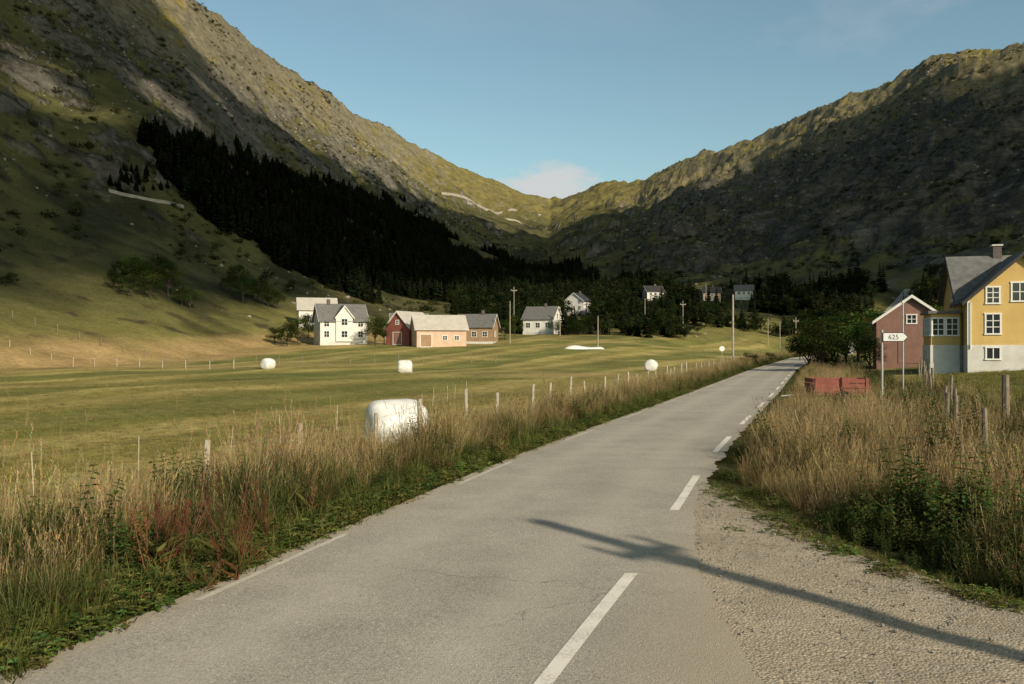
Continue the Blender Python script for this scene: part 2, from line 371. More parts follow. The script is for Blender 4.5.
def tuft(n,h0,h1,w,spread,cols,bend=(.1,.6),seed=0,seedcol=(.36,.26,.13),sg=3,sn=9):
    mb=MB()
    for i in range(n):
        a=U(0,6.283);r=spread*math.sqrt(R());h=U(h0,h1);c=random.choice(cols)
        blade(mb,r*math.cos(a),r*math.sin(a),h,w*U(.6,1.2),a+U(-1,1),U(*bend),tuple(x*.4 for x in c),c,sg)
    for i in range(seed):
        a=U(0,6.283);r=spread*math.sqrt(R());h=U(h1*.85,h1*1.3);be=U(.03,.3);aa=U(0,6.28)
        sc_=mixcol(seedcol,(.50,.38,.2),R())
        p=blade(mb,r*math.cos(a),r*math.sin(a),h,.004,aa,be,(.1,.1,.04),sc_,4)
        for k in range(sn):
            t=k/sn;q=(p[0]-math.cos(aa)*be*h*.25*t,p[1]-math.sin(aa)*be*h*.25*t,p[2]-.16*h*t)
            g=U(0,6.28);quadleaf(mb,q,(math.cos(g),math.sin(g),2.2),(0,0,1),.035*U(.7,1.4),.009,tuple(x*U(.7,1.2) for x in sc_))
    return mb.obj('t',FOL,link=False)
GREEN=[(.11,.14,.033),(.14,.16,.045),(.07,.10,.026),(.18,.17,.055)]
OLIVE=[(.20,.175,.065),(.27,.22,.09),(.13,.135,.045)]
DRY=[(.44,.32,.15),(.52,.39,.2),(.36,.26,.12),(.28,.21,.09)]
REED=[(.085,.11,.035),(.11,.13,.045),(.06,.08,.028),(.18,.165,.06)]
def nettle(cols,h=.8,stems=7,leaf=.09,top=None):
    mb=MB()
    for s in range(stems):
        a=U(0,6.28);r=.14*math.sqrt(R());x,y=r*math.cos(a),r*math.sin(a);H=U(.6,1)*h;lx,ly=U(-.2,.2)*H,U(-.2,.2)*H
        mb.tube((x,y,0),(x+lx,y+ly,H),.005,.002,4,(.08,.08,.03),False)
        nl=int(H/.055)
        for k in range(2,nl):
            t=k/nl
            for q in range(2):
                g=k*1.57+q*3.14+U(-.4,.4);ll=leaf*(1.25-.7*t)*U(.7,1.2);c=tuple(v*U(.7,1.3) for v in random.choice(cols))
                if top and t>.72: c=tuple(v*U(.8,1.2) for v in top);ll*=.6
                quadleaf(mb,(x+lx*t,y+ly*t,H*t),(math.cos(g),math.sin(g),U(-.3,.4)),(0,0,1),ll,ll*.6,c)
    return mb.obj('n',FOL,link=False)
def broad(cols,n=22,l=.09,sp=.16):
    mb=MB()
    for i in range(n):
        a=U(0,6.28);r=sp*math.sqrt(R());h=U(.02,.15);x,y=r*math.cos(a),r*math.sin(a)
        c=tuple(v*U(.7,1.3) for v in random.choice(cols));ll=l*U(.5,1.2)
        mb.tube((x*.6,y*.6,0),(x,y,h),.002,.0015,3,c,False)
        g=U(0,6.28)
        for q in range(3):
            quadleaf(mb,(x,y,h),(math.cos(g+q*2.1),math.sin(g+q*2.1),U(-.1,.4)),(0,0,1),ll*.7,ll*.55,c)
    return mb.obj('b',FOL,link=False)
def dock(c1,c2,h=1.1,dens=1.):
    mb=MB()
    for s in range(2):
        x,y=U(-.05,.05),U(-.05,.05);H=U(.6,1)*h;lx,ly=U(-.25,.25),U(-.25,.25)
        mb.tube((x,y,0),(x+lx,y+ly,H),.006,.0025,5,c2,False)
        for k in range(int(15*dens)):
            t=.3+.68*R();g=U(0,6.28);bl=.30*(1.08-t)*U(.4,1.4)+.03
            b0=Vector((x+lx*t,y+ly*t,H*t));d=Vector((math.cos(g)*.6,math.sin(g)*.6,1)).normalized()
            mb.tube(b0,b0+d*bl,.002,.001,3,c2,False)
            for q in range(15):
                p=b0+d*bl*R()+Vector((U(-.012,.012),U(-.012,.012),0));gg=U(0,6.28)
                quadleaf(mb,p,(math.cos(gg),math.sin(gg),U(-.5,.6)),(0,0,1),.016,.012,tuple(v*U(.6,1.4) for v in mixcol(c1,c2,R())))
    for k in range(9):
        g=U(0,6.28);quadleaf(mb,(0,0,.05+.03*k),(math.cos(g),math.sin(g),.9),(0,0,1),.25,.06,(.11,.11,.035) if k%3 else (.2,.1,.04))
    return mb.obj('d',FOL,link=False)
protos=[tuft(40,.35,.8,.011,.14,GREEN,(.15,.7)),            #0
 tuft(40,.4,.9,.009,.14,GREEN+OLIVE,(.1,.6),2),             #1
 tuft(36,.35,.85,.008,.13,OLIVE+DRY[:2],(.1,.5),5),         #2
 tuft(36,.4,.9,.007,.13,DRY,(.08,.4),8),                   #3
 tuft(32,.3,.7,.008,.12,DRY+OLIVE,(.2,.9),3),               #4
 nettle([(.085,.13,.032),(.065,.10,.027),(.13,.16,.045)],.85,7,.09),      #5
 nettle([(.08,.105,.038),(.14,.14,.055)],.7,8,.07,(.25,.15,.08)),           #6
 broad([(.09,.14,.03),(.07,.11,.025),(.13,.17,.04)]),      #7
 broad([(.11,.13,.04),(.19,.18,.06)],24,.06),               #8
 tuft(36,.06,.2,.006,.12,GREEN+OLIVE,(.2,.9),sg=2),         #9 short
 tuft(32,.05,.16,.005,.12,OLIVE+DRY,(.2,.9),sg=2),          #10 short dry
 tuft(50,.12,.35,.008,.16,GREEN,(.3,1.),sg=3),              #11
 tuft(22,.5,1.05,.022,.16,REED,(.2,.85),2,sg=5),            #12 reed leaves
 nettle([(.07,.10,.028),(.095,.13,.038),(.05,.075,.022)],1.05,6,.11)]  #13 big leafy
Ps=[];Rs=[];Ss=[];Is=[]
def push(X,Y,s,i,sink=.02,tilt=.12):
    Z=gz(X,Y)-sink
    n=len(X);Ps.append(np.stack([X,Y,Z],1));Rs.append(np.stack([rng.normal(0,tilt,n),rng.normal(0,tilt,n),rng.random(n)*6.283],1));Ss.append(s);Is.append(i)
def choose(n,ids,w): 
    w=np.array(w,float);return rng.choice(ids,n,p=w/w.sum())
def corridor(n,ya,yb,x0,x1):
    Y=ya*(yb/ya)**rng.random(n);o=x0+(x1-x0)*rng.random(n);return XL(Y)+o,Y,o
# left verge
n=12500;X,Y,o=corridor(n,3.2,170,-3.5,-.02);d=-o
pt=perlin(X/.9,Y/.9,100);pt2=perlin(X/2.2,Y/2.2,101);pt3=perlin(X/1.3,Y/1.3,102)
s=(.22+.60*sm(d/1.4))*(.86+.65*pt)*(.7+.6*rng.random(n));s*=1+.35*sm((Y-50)/60)
i=choose(n,[0,1,2,5,6,12,13,4],[24,18,8,12,12,14,4,5])
i=np.where((pt3>.22)&(d>.5),choose(n,[5,13,6,0],[4,3,3,3]),i)
i=np.where((pt3<-.2)&(d>.6),choose(n,[12,0,1],[5,2,2]),i)
i=np.where((d>1.2)&(pt2>.1),choose(n,[2,3,1,4],[3,2,2,2]),i)
i=np.where((Y>12)&(rng.random(n)<.5)&(d>.9),choose(n,[2,3,4],[3,3,2]),i)
i=np.where((d<.6),choose(n,[7,8,11,9,0,10],[3,4,4,3,1,2]),i)
s=np.where((d<.6),s*1.8,s);s=np.where((i==13)|(i==5),s*.88,s)
push(X,Y,s,i,.02,.18)
n=3000;X,Y,o=corridor(n,3.2,40,-1.3,.0)
push(X,Y,.7+.7*rng.random(n),choose(n,[7,8,11],[4,4,2]))
def right_ok(X,Y): return np.where(Y<13.6,X-XG(Y),X-XR(Y))
n=23000;Y=6.3*(150/6.3)**rng.random(n);X=XL(Y)+3.7+ (rng.random(n)**1.15)*np.interp(Y,[6,20,60],[11,9,5])
dd=right_ok(X,Y);k=dd>0;X,Y,dd=X[k],Y[k],dd[k];n=len(X)
pt=perlin(X/1.1,Y/1.1,110);pt2=perlin(X/2.6,Y/2.6,111);pt3=perlin(X/1.5,Y/1.5,112)
s=(.22+.68*sm(dd/1.4))*(.86+.6*pt)*(.7+.6*rng.random(n))*(1-.22*sm((Y-15)/20))
i=choose(n,[0,1,5,6,2,12,13],[18,14,20,16,6,10,9])
i=np.where(pt3>.15,choose(n,[5,13,6],[4,3,3]),i)
nearR=(Y>11.5)&(dd<4.0)&(rng.random(n)<.76)&(dd>.4)
i=np.where(nearR,choose(n,[3,2,4,1],[5,3,3,2]),i)
i=np.where((Y>10)&(pt2>.2),choose(n,[3,4,2],[2,2,3]),i)
i=np.where(dd<.5,choose(n,[7,8,11,10,9],[3,3,4,2,2]),i);s=np.where(dd<.5,s*1.8,s)
push(X,Y,s,i,.02,.18)
n=700;Y=rng.uniform(6,13.4,n);X=XG(Y)-np.abs(rng.normal(0,.17,n));push(X,Y,.35+.5*rng.random(n),choose(n,[8,9,10,7],[1,2,2,1]))
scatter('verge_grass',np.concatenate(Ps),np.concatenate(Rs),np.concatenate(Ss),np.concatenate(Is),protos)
# meadow
Ps=[];Rs=[];Ss=[];Is=[]
MG=[(.29,.26,.08),(.36,.31,.11),(.22,.215,.065)]
MD=[(.48,.38,.17),(.40,.33,.13),(.31,.26,.10)]
mp=[tuft(26,.04,.11,.006,.17,MG,(.3,1.),sg=2),tuft(26,.04,.1,.006,.17,MD+MG[:1],(.3,1.),sg=2),tuft(22,.08,.2,.006,.12,MG+OLIVE,(.2,.8),1,sg=3),
    tuft(5,.5,.8,.007,.05,DRY,(.05,.3),2)]
n=24000;Y=8*(75/8)**rng.random(n);X=XL(Y)-3.1-rng.random(n)*(Y*1.0+4)
k=(X/Y>-.66);X,Y=X[k],Y[k];n=len(X)
st=XL(Y)-X+2*perlin(X/30,Y/30,50);bd=np.sin(st*2*np.pi/6.5)*.5+.5
i=np.where(bd+.4*perlin(X/2,Y/2,120)>.6,1,0);i=np.where(rng.random(n)<.05,2,i);i=np.where((rng.random(n)<.004),3,i)
push(X,Y,(.75+.5*rng.random(n)),i)
n=9000;Y=rng.uniform(16,60,n);X=XR(Y)+5+rng.random(n)*22;i=np.where(rng.random(n)<.1,2,0);push(X,Y,1+.8*rng.random(n),i)
scatter('meadow_grass',np.concatenate(Ps),np.concatenate(Rs),np.concatenate(Ss),np.concatenate(Is),mp)
DK=[dock((.30,.125,.07),(.19,.09,.05),1.0),dock((.27,.16,.09),(.18,.11,.06),.85,.8),dock((.28,.12,.07),(.17,.08,.045),1.05,1.3)]
dm=[o.data for o in DK]
for (x,y,sc_,q) in [(-2.45,8.1,1.15,2),(-2.5,8.35,.9,0),(-3.3,8.1,1.0,0),(-3.1,8.3,.9,0),(-3.25,8.5,.85,2),(-2.65,7.6,.7,1),(-3.4,9.3,.95,1),(-2.6,9.7,.8,0),(-3.3,6.9,.6,1),(-2.3,10.8,.85,1),(-1.2,14.8,.8,1),(-.2,17,.8,1),(9.1,15.5,.9,1),(8,13.5,.8,1)]:
    for j in range(2):
        o=bpy.data.objects.new('dock_plant',dm[q]);xx,yy=x+U(-.15,.15),y+U(-.15,.15);o.location=(xx,yy,G(xx,yy));o.rotation_euler=(U(-.2,.2),U(-.2,.2),U(0,6));o.scale=(sc_*U(.8,1.1),)*3;SC.collection.objects.link(o)
# pebbles
def rockp(n=1,flat=.6):
    import bmesh
    bm=bmesh.new();bmesh.ops.create_icosphere(bm,subdivisions=2,radius=1)
    s=U(0,99)
    for v in bm.verts:
        q=float(perlin(np.array([v.co.x*1.2+s]),np.array([v.co.y*1.2+v.co.z*1.7+s]),n)[0])
        v.co*=1+.45*q;v.co.z*=flat
        v.co.x=round(v.co.x*2.4)/2.4*.5+v.co.x*.5
    me=bpy.data.meshes.new('r');bm.to_mesh(me);bm.free();me.materials.append(ROCK);return bpy.data.objects.new('r',me)
ROCK=simple('rock_material',(.32,.295,.25),(.19,.17,.14),1.5,.9,.5,6)
n=3600;Y=rng.uniform(4.6,13.3,n);X=XR(Y)-.25+rng.random(n)**1.4*(np.minimum(XG(Y),9)-XR(Y)+.25)
k=X<XG(Y)+.1;X,Y=X[k],Y[k];n=len(X)
scatter('gravel_stones',np.stack([X,Y,np.full(n,.01)],1),rng.random((n,3))*6,.003+.013*rng.random(n)**4,rng.integers(0,4,n),[rockp(i) for i in range(4)])
# ------------------------------------------------------------ trees
def leafcloud(mb,c,r,n,ls,col):
    for i in range(n):
        v=Vector((random.gauss(0,1),random.gauss(0,1),random.gauss(0,1))).normalized()*(R()**.4)
        p=(c[0]+v.x*r[0],c[1]+v.y*r[1],c[2]+v.z*r[2])
        d=(v.x+U(-.8,.8),v.y+U(-.8,.8),v.z*.5+U(-.8,.5));l=ls*U(.6,1.4)
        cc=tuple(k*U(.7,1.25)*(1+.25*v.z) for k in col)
        quadleaf(mb,p,d,(U(-.5,.5),U(-.5,.5),1),l,l*.7,cc)
def decid(h=7,w=3,nc=34,nl=70,ls=.24,cols=((.04,.06,.015),(.06,.08,.02),(.03,.045,.012))):
    mb=MB();bk=(.07,.06,.045)
    mb.tube((0,0,-.3),(U(-.2,.2),U(-.2,.2),h*.55),.035*h*.6,.02*h*.4,7,bk,False)
    for i in range(nc):
        a=U(0,6.28);e=U(-.45,1);rr_=w*math.sqrt(max(0,1-e*e*.85))*U(.45,1)
        c=(rr_*math.cos(a),rr_*math.sin(a),h*.56+e*h*.38)
        if i%3==0: mb.tube((0,0,h*U(.2,.45)),c,.012*h,.003*h,5,bk,False)
        q=w*U(.25,.42)
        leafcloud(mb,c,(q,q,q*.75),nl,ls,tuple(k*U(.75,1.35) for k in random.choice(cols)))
    return mb.obj('tree',FOL,link=False)
def conifer(h=12,w=2.6,cols=((.010,.015,.007),(.015,.020,.008),(.007,.011,.005)),lv=13):
    mb=MB();mb.tube((0,0,-1),(0,0,h*.95),.18,.03,5,(.05,.04,.03),False)
    for l in range(lv):
        t=l/(lv-1);z=h*(.06+.92*t);r=w*(1-t)**.8+.12
        nb_=int(10-5*t)
        for k in range(nb_):
            a=k/nb_*6.28+U(-.3,.3)+l;q=r*U(.6,1.15);c=tuple(v*U(.6,1.4) for v in random.choice(cols));dx,dy=math.cos(a),math.sin(a);wd=q*.42+.15
            z0=z+U(-.2,.2)
            mb.add([(0,0,z0+.35),(dx*q*.6-dy*wd,dy*q*.6+dx*wd,z0-.12*q),(dx*q,dy*q,z0-.35*q),(dx*q*.6+dy*wd,dy*q*.6-dx*wd,z0-.12*q)],[(0,1,2),(0,2,3)],c)
    return mb.obj('con',FOLF,link=False)
def px_of(X,Y,Z): return 512+FP*X/Y,345-FP*(Z-CAMH)/Y
def inpoly(x,y,poly):
    c=np.zeros(x.shape,bool);n=len(poly)
    for i in range(n):
        x1,y1=poly[i];x2,y2=poly[(i+1)%n]
        t=((y1>y)!=(y2>y))&(x<(x2-x1)*(y-y1)/((y2-y1) if y2!=y1 else 1e-9)+x1);c^=t
    return c
def region_points(poly,n,rmin,rmax,pad=0):
    a=np.radians(rng.uniform(-34,36,n*6));r=np.sqrt(rng.uniform(rmin**2,rmax**2,n*6));X=r*np.sin(a);Y=r*np.cos(a);Z=gz(X,Y)
    x,y=px_of(X,Y,Z);x=x+12*perlin(X/25,Y/25,130);y=y+11*perlin(X/25,Y/25,131)
    k=inpoly(x,y,poly);return X[k],Y[k],Z[k]
plantation=[(125,134),(200,142),(300,182),(370,198),(440,226),(450,240),(480,258),(590,276),(600,292),(480,300),(410,300),(330,292),(270,268),(230,240),(190,212),(150,165)]
cp=[conifer(U(7.5,9.5),U(2.1,2.9)) for i in range(4)]
X,Y,Z=region_points(plantation,26000,180,950)
print('forest pts',len(X));k=slice(0,9500);X,Y,Z=X[k],Y[k],Z[k];n=len(X)
Ps=[];Rs=[];Ss=[];Is=[]
def pushz(X,Y,Z,s,i,t=.03): 
    n=len(X);Ps.append(np.stack([X,Y,Z],1));Rs.append(np.stack([rng.normal(0,t,n),rng.normal(0,t,n),rng.random(n)*6.283],1));Ss.append(s);Is.append(i)
pushz(X,Y,Z,.5+.5*rng.random(n),rng.integers(0,4,n))
for c_ in [(135,182,32,13),(210,185,30,20)]:
    a=[(c_[0]-c_[2],c_[1]+5),(c_[0],c_[1]-c_[3]),(c_[0]+c_[2],c_[1]+10),(c_[0],c_[1]+c_[3])]
    X,Y,Z=region_points(a,4000,200,600);pushz(X,Y,Z,.2+.25*rng.random(len(X)),rng.integers(0,4,len(X)))
scatter('spruce_forest',np.concatenate(Ps),np.concatenate(Rs),np.concatenate(Ss),np.concatenate(Is),cp)
# mixed valley woodland
Ps=[];Rs=[];Ss=[];Is=[]
DC=((.028,.042,.012),(.042,.055,.016),(.02,.032,.01))
dp=[decid(6,2.8,16,30,.55,DC),decid(5,2.4,15,30,.5,DC),decid(7.5,3,18,30,.6,DC),conifer(9,2.3),conifer(12,2.4)]
belt=[(455,268),(520,280),(600,286),(700,296),(830,294),(1000,274),(1060,280),(1060,330),(840,338),(790,338),(700,337),(620,337),(560,340),(500,332),(455,318)]
X,Y,Z=region_points(belt,10000,200,520)
k=(perlin(X/22,Y/22,140)>-.2)|(Y>300);X,Y,Z=X[k],Y[k],Z[k];k=slice(0,3200);X,Y,Z=X[k],Y[k],Z[k];n=len(X)
# find where a bearing line of given steepness meets the hillside
def hitpt(px,py,d0=120):
    d=np.arange(d0,1600,2.);X=(px-512)/FP*d;z=gz(X,d,True);v=CAMH+(345-py)/FP*d
    i=int(np.argmax(z>=v));return float(X[i]),float(d[i])
COT=[(653,300,10,0),(711,301,-5,1),(744,299,-15,2)]
CP=[hitpt(p,q) for p,q,_,_ in COT]
HS=[(-32.9,174,9,60),(-16,170,9,60),(-7.5,198,8,40),(7.8,230,8,45),(22,300,7,40)]+[(x,y,10,38) for x,y in CP]
k=np.ones(n,bool)
for hx,hy,hr,hd in HS:
    lat=np.abs(X-hx/hy*Y);k&=~((lat<hr*.62)&(Y<hy+6)&(Y>hy-hd))
k&=~((X>XL(Y)-4)&(X<XL(Y)+9)&(Y<285))
X,Y,Z=X[k],Y[k],Z[k];n=len(X)
pushz(X,Y,Z,(.5+.5*rng.random(n))*np.interp(Y,[200,330],[.62,1]),choose(n,[0,1,2,3,4],[3,3,2,2,1.5]))
scatter('valley_woodland',np.concatenate(Ps),np.concatenate(Rs),np.concatenate(Ss),np.concatenate(Is),dp)
# hillside scrub + boulders
def scrub(w,h,n,ls,cols):
    mb=MB()
    for i in range(5):
        c=(U(-w,w)*.5,U(-w,w)*.5,h*U(.3,.6));leafcloud(mb,c,(w*.5,w*.5,h*.45),n,ls,random.choice(cols))
    return mb.obj('s',FOL,link=False)
sp_=[scrub(1.6,1.6,20,.4,((.03,.04,.013),(.04,.05,.017))),scrub(2.2,1.3,20,.45,((.04,.045,.016),(.025,.033,.012))),scrub(1,.7,12,.3,((.06,.055,.02),(.04,.045,.017)))]
n=24000;a=np.radians(rng.uniform(-35,35,n));r=np.sqrt(rng.uniform(170**2,900**2,n));X=r*np.sin(a);Y=r*np.cos(a)
k=perlin(X/45,Y/45,150)+.5*perlin(X/15,Y/15,151)>.08;X,Y=X[k],Y[k];Z=gz(X,Y)
s_=np.interp(np.degrees(np.arctan2(X,Y)),FA,FD)
kk=np.hypot(X,Y)>s_+55;X,Y,Z=X[kk],Y[kk],Z[kk];n=len(X)
scatter('hillside_scrub',np.stack([X,Y,Z],1),np.stack([np.zeros(n),np.zeros(n),rng.random(n)*6],1),.4+1.0*rng.random(n)**2,rng.integers(0,3,n),sp_)
n=26000;a=np.radians(rng.uniform(-35,35,n));r=np.sqrt(rng.uniform(190**2,900**2,n));X=r*np.sin(a);Y=r*np.cos(a)
k=perlin(X/38,Y/38,160)+.4*perlin(X/12,Y/12,161)>.05;X,Y=X[k],Y[k];Z=gz(X,Y);n=len(X)
scatter('hillside_boulders',np.stack([X,Y,Z-.1],1),np.stack([rng.normal(0,.3,n),rng.normal(0,.3,n),rng.random(n)*6],1),.12+(.2+np.hypot(X,Y)/750)*rng.random(n)**4,rng.integers(0,4,n),[rockp(i+5,.7) for i in range(4)])
# individual trees
td=[decid(7,3.0,34,80,.26),decid(6,3.2,32,80,.26),decid(5,2.2,26,80,.22)]
BIG=[o.data for o in td]
def tree(x,y,s,k=0,name='birch_tree'):
    o=bpy.data.objects.new(name,BIG[k%3]);o.location=(x,y,G(x,y)-.1);o.scale=(s,s,s*U(.85,1.1));o.rotation_euler=(0,0,U(0,6));SC.collection.objects.link(o)
def at(px,d): return (px-512)/FP*d
for px_,d,s in [(275,168,.75),(287,166,.95),(298,170,.9),(308,182,1.0),(375,168,.8),(384,185,.8),(330,188,.95),(350,195,.9),(438,192,.8),(470,215,1.),(505,205,.8),(515,215,.95),(556,222,.7),(575,230,.7),(485,225,1.1),
   (808,72,.55),(822,70,.66),(836,73,.6),(818,86,.9),(832,95,1.1),(846,88,.8),(858,80,.55),(800,120,.8),(870,70,.4),(885,98,.9),(905,110,1.3),(865,120,1.2),(940,110,1.3)]:
    tree(at(px_,d),d,s,int(px_))
for px_,py_,s in [(113,292,.75),(122,286,1.0),(133,290,1.1),(145,294,.95),(156,290,1.05),(168,298,.85),(182,308,.8),(190,312,.65),(150,300,.8),(128,298,.8),(230,296,1.0),(238,290,.95),(248,300,1.0),(258,303,.9),(268,308,.95),(277,310,.7),(243,306,.8),(5,288,.4),(12,290,.35),(60,200,.6),(75,215,.5),(290,296,.8)]:
    x,y=hitpt(px_,py_,100);tree(x,y,s,int(px_)) if y<600 else None
for px_,d,s in [(748,95,.28),(755,98,.25),(742,90,.22),(770,110,.3)]:
    tree(at(px_,d),d,s,2,'roadside_bush')
# ------------------------------------------------------------ buildings
WHITE=simple('white_painted_boards',(.72,.71,.67),(.62,.6,.56),1.2,.7,.2,20,wave=('Z',2.2))
TRIM=simple('white_trim',(.75,.74,.7),(.68,.67,.63),2,.6,.05)
YEL=simple('yellow_painted_boards',(.62,.43,.16),(.54,.37,.135),.8,.7,.2,20,wave=('Z',2.2))
RED=simple('red_barn_boards',(.26,.085,.065),(.18,.06,.045),1.5,.85,.2,20,wave=('X',1.8))
MAR=simple('maroon_boards',(.29,.165,.13),(.22,.125,.10),1.5,.85,.2,20,wave=('X',1.8))
CREAM=simple('salmon_render',(.56,.41,.30),(.49,.34,.25),1.,.85,.2,20)
BRN=simple('brown_boards',(.34,.23,.14),(.27,.18,.11),1.,.85,.2,20,wave=('Z',2.))
SLATE=simple('slate_roof',(.17,.17,.165),(.11,.11,.108),2,.6,.5,14,wave=('Z',1.6))
LROOF=simple('corrugated_roof',(.50,.47,.42),(.40,.375,.33),1,.5,.3,10,wave=('Y',1.6))
DROOF=simple('dark_roof',(.05,.048,.046),(.03,.03,.03),1,.6,.4,14)
CONC=simple('whitewashed_concrete',(.62,.61,.57),(.5,.48,.44),1,.85,.3,8)
BRICK=simple('chimney_brick',(.13,.11,.10),(.08,.07,.065),4,.9,.4,12)
WOOD=simple('weathered_wood',(.26,.215,.16),(.14,.115,.085),6,.9,.6,25)
gm,nt,b=newmat('window_glass');b.inputs['Base Color'].default_value=(.02,.025,.03,1);b.inputs['Roughness'].default_value=.08;b.inputs['Specular IOR Level'].default_value=.7
GLASS=gm
class House:
    def __init__(s,name,x,y,rot,z=None):
        s.e=empty(name,(x,y,G(x,y) if z is None else z),math.radians(rot));s.p={}
    def mb(s,k,mat):
        if k not in s.p: s.p[k]=(MB(),mat)
        return s.p[k][0]
    def gable(s,x0,x1,y0,y1,z0,ze,zr,wall,roof,axis='y',oh=.45,tag='',trim=TRIM):
        T=(lambda a,b_,c:(a,b_,c)) if axis=='y' else (lambda a,b_,c:(b_,a,c))
        if axis=='y': a0,a1,b0,b1=x0,x1,y0,y1
        else: a0,a1,b0,b1=y0,y1,x0,x1
        am=(a0+a1)/2;w=s.mb('walls'+tag,wall)
        vs=[T(a0,b0,z0),T(a1,b0,z0),T(a1,b0,ze),T(am,b0,zr),T(a0,b0,ze),T(a0,b1,z0),T(a1,b1,z0),T(a1,b1,ze),T(am,b1,zr),T(a0,b1,ze)]
        w.add(vs,[(0,1,2,3,4),(9,8,7,6,5),(0,4,9,5),(1,6,7,2)])
        r=s.mb('roof'+tag,roof);tr=s.mb('bargeboards'+tag,trim)
        k=(zr-ze)/(am-a0);t=.16
        for sg,ae in ((-1,a0),(1,a1)):
            e=ae+sg*oh;zz=ze-oh*k+.02;zt=zr+.02
            vs=[T(e,b0-oh,zz),T(am,b0-oh,zt),T(am,b1+oh,zt),T(e,b1+oh,zz)]
            vs+=[(v[0],v[1],v[2]+t) for v in vs];r.add(vs,[(0,1,2,3),(7,6,5,4),(0,4,5,1),(1,5,6,2),(2,6,7,3),(3,7,4,0)])
            for bb in (b0-oh-.04,b1+oh+.003):
                vs=[T(e,bb,zz-.12),T(am,bb,zt-.12),T(am,bb,zt+t*.8),T(e,bb,zz+t*.8)]
                vs2=[T(e,bb+.037,zz-.12),T(am,bb+.037,zt-.12),T(am,bb+.037,zt+t*.8),T(e,bb+.037,zz+t*.8)]
                tr.add(vs+vs2,[(0,1,2,3),(7,6,5,4),(0,4,5,1),(1,5,6,2),(2,6,7,3),(3,7,4,0)])
    def win(s,face,pos,z,w=1.,h=1.2,x0=0,x1=0,y0=0,y1=0,nx=2,ny=2,tag='',door=None):
        if face=='F': o=Vector((0,y0,0));t=Vector((1,0,0));n=Vector((0,-1,0))
        if face=='B': o=Vector((0,y1,0));t=Vector((1,0,0));n=Vector((0,1,0))
        if face=='L': o=Vector((x0,0,0));t=Vector((0,1,0));n=Vector((-1,0,0))
        if face=='R': o=Vector((x1,0,0));t=Vector((0,1,0));n=Vector((1,0,0))
        def ob(mb,a0,a1,z0,z1,d0,d1):
            vs=[o+t*a+n*d+Vector((0,0,zz)) for zz in (z0,z1) for a,d in ((a0,d0),(a1,d0),(a1,d1),(a0,d1))]
            mb.add(vs,[(0,1,2,3),(7,6,5,4),(0,4,5,1),(1,5,6,2),(2,6,7,3),(3,7,4,0)])
        g=s.mb('window_glass' if not door else 'door',door or GLASS);f=s.mb('window_frames',TRIM)
        a0,a1,z0,z1=pos-w/2,pos+w/2,z-h/2,z+h/2
        ob(g,a0,a1,z0,z1,-.02,.015);q=.1
        ob(f,a0-q,a0,z0,z1,0,.06);ob(f,a1,a1+q,z0,z1,0,.06);ob(f,a0-q-.03,a1+q+.03,z1,z1+q,0,.075);ob(f,a0-q-.03,a1+q+.03,z0-q,z0,0,.085)
        if not door:
            for i in range(1,nx): c=a0+(a1-a0)*i/nx;ob(f,c-.03,c+.03,z0,z1,.016,.045)
            for i in range(1,ny): c=z0+(z1-z0)*i/ny;ob(f,a0,a1,c-.025,c+.025,.0165,.042)
    def done(s):
        for k,(mb,mat) in s.p.items(): mb.obj(k,mat,s.e)
        return s.e
# yellow house
H=House('yellow_house',30.4,60,-17,.65)
H.mb('foundation',CONC).box(-.03,6.63,-.03,4,-.9,1.45);H.mb('foundation',CONC).box(-.25,9.5,1.9,8.6,-.9,1.448)
H.mb('foundation',CONC).box(-2.1,-.26,1.45,5.1,-.9,1.445)
H.gable(0,6.6,0,4,1.45,4.5,7.45,YEL,DROOF,'y',.4,trim=DROOF)
H.gable(-.2,9.4,2,8.5,1.452,4.7,7.65,YEL,SLATE,'x',.35,'_main',trim=DROOF)
H.mb('porch_walls',YEL).box(-2.05,-.21,1.5,5.05,1.45,3.6);H.mb('porch_roof',SLATE).box(-2.25,-.22,1.3,5.25,3.602,3.8)
H.win('F',1.5,.9,.75,.7,y0=-.03,nx=2,ny=1);H.win('F',4.9,.9,.75,.7,y0=-.03,nx=2,ny=1)
for fx in (1.5,4.9): H.win('F',fx,2.85,.8,1.25,y0=0,nx=2,ny=3)
H.win('F',1.5,4.75,.7,1.0,y0=0,nx=2,ny=3);H.win('F',3.3,4.95,1.3,1.15,y0=0,nx=3,ny=2);H.win('F',5.1,4.75,.7,1.0,y0=0,nx=2,ny=3)
for k_ in range(4): H.win('L',1.95+k_*.87,2.7,.68,1.1,x0=-2.05,nx=2,ny=3)
for k_ in range(2): H.win('F',-1.6+k_*.88,2.7,.66,1.1,y0=1.5,nx=2,ny=3)
H.win('L',6.6,3.0,.8,1.2,x0=-.2,nx=2,ny=3);H.win('L',4.4,5.2,.8,1.1,x0=-.2,nx=2,ny=3)
H.win('L',2.9,.85,.7,.55,x0=-2.1,nx=2,ny=1)
H.mb('corner_boards',TRIM).box(-.05,.08,-.05,-.003,1.46,4.4)
H.mb('chimney',BRICK).box(2.5,3.05,5.,5.6,6.8,8.5);H.mb('chimney_cap',CONC).box(2.42,3.13,4.92,5.68,8.5,8.6)
H.mb('drainpipe',TRIM).tube((.14,-.1,1.2),(.14,-.1,4.3),.04,.04,8)
H.done()
H=House('maroon_barn',35.2,80,-20,.4)
H.gable(-2.6,3.2,0,9,-.5,3.9,6.0,MAR,LROOF,'y',.35)
H.win('F',0.3,4.0,.7,.7,y0=0);H.mb('door',MAR).box(-.8,1.4,-.05,-.003,.1,2.3);H.done()
H=House('white_farmhouse',-33.2,174,24)
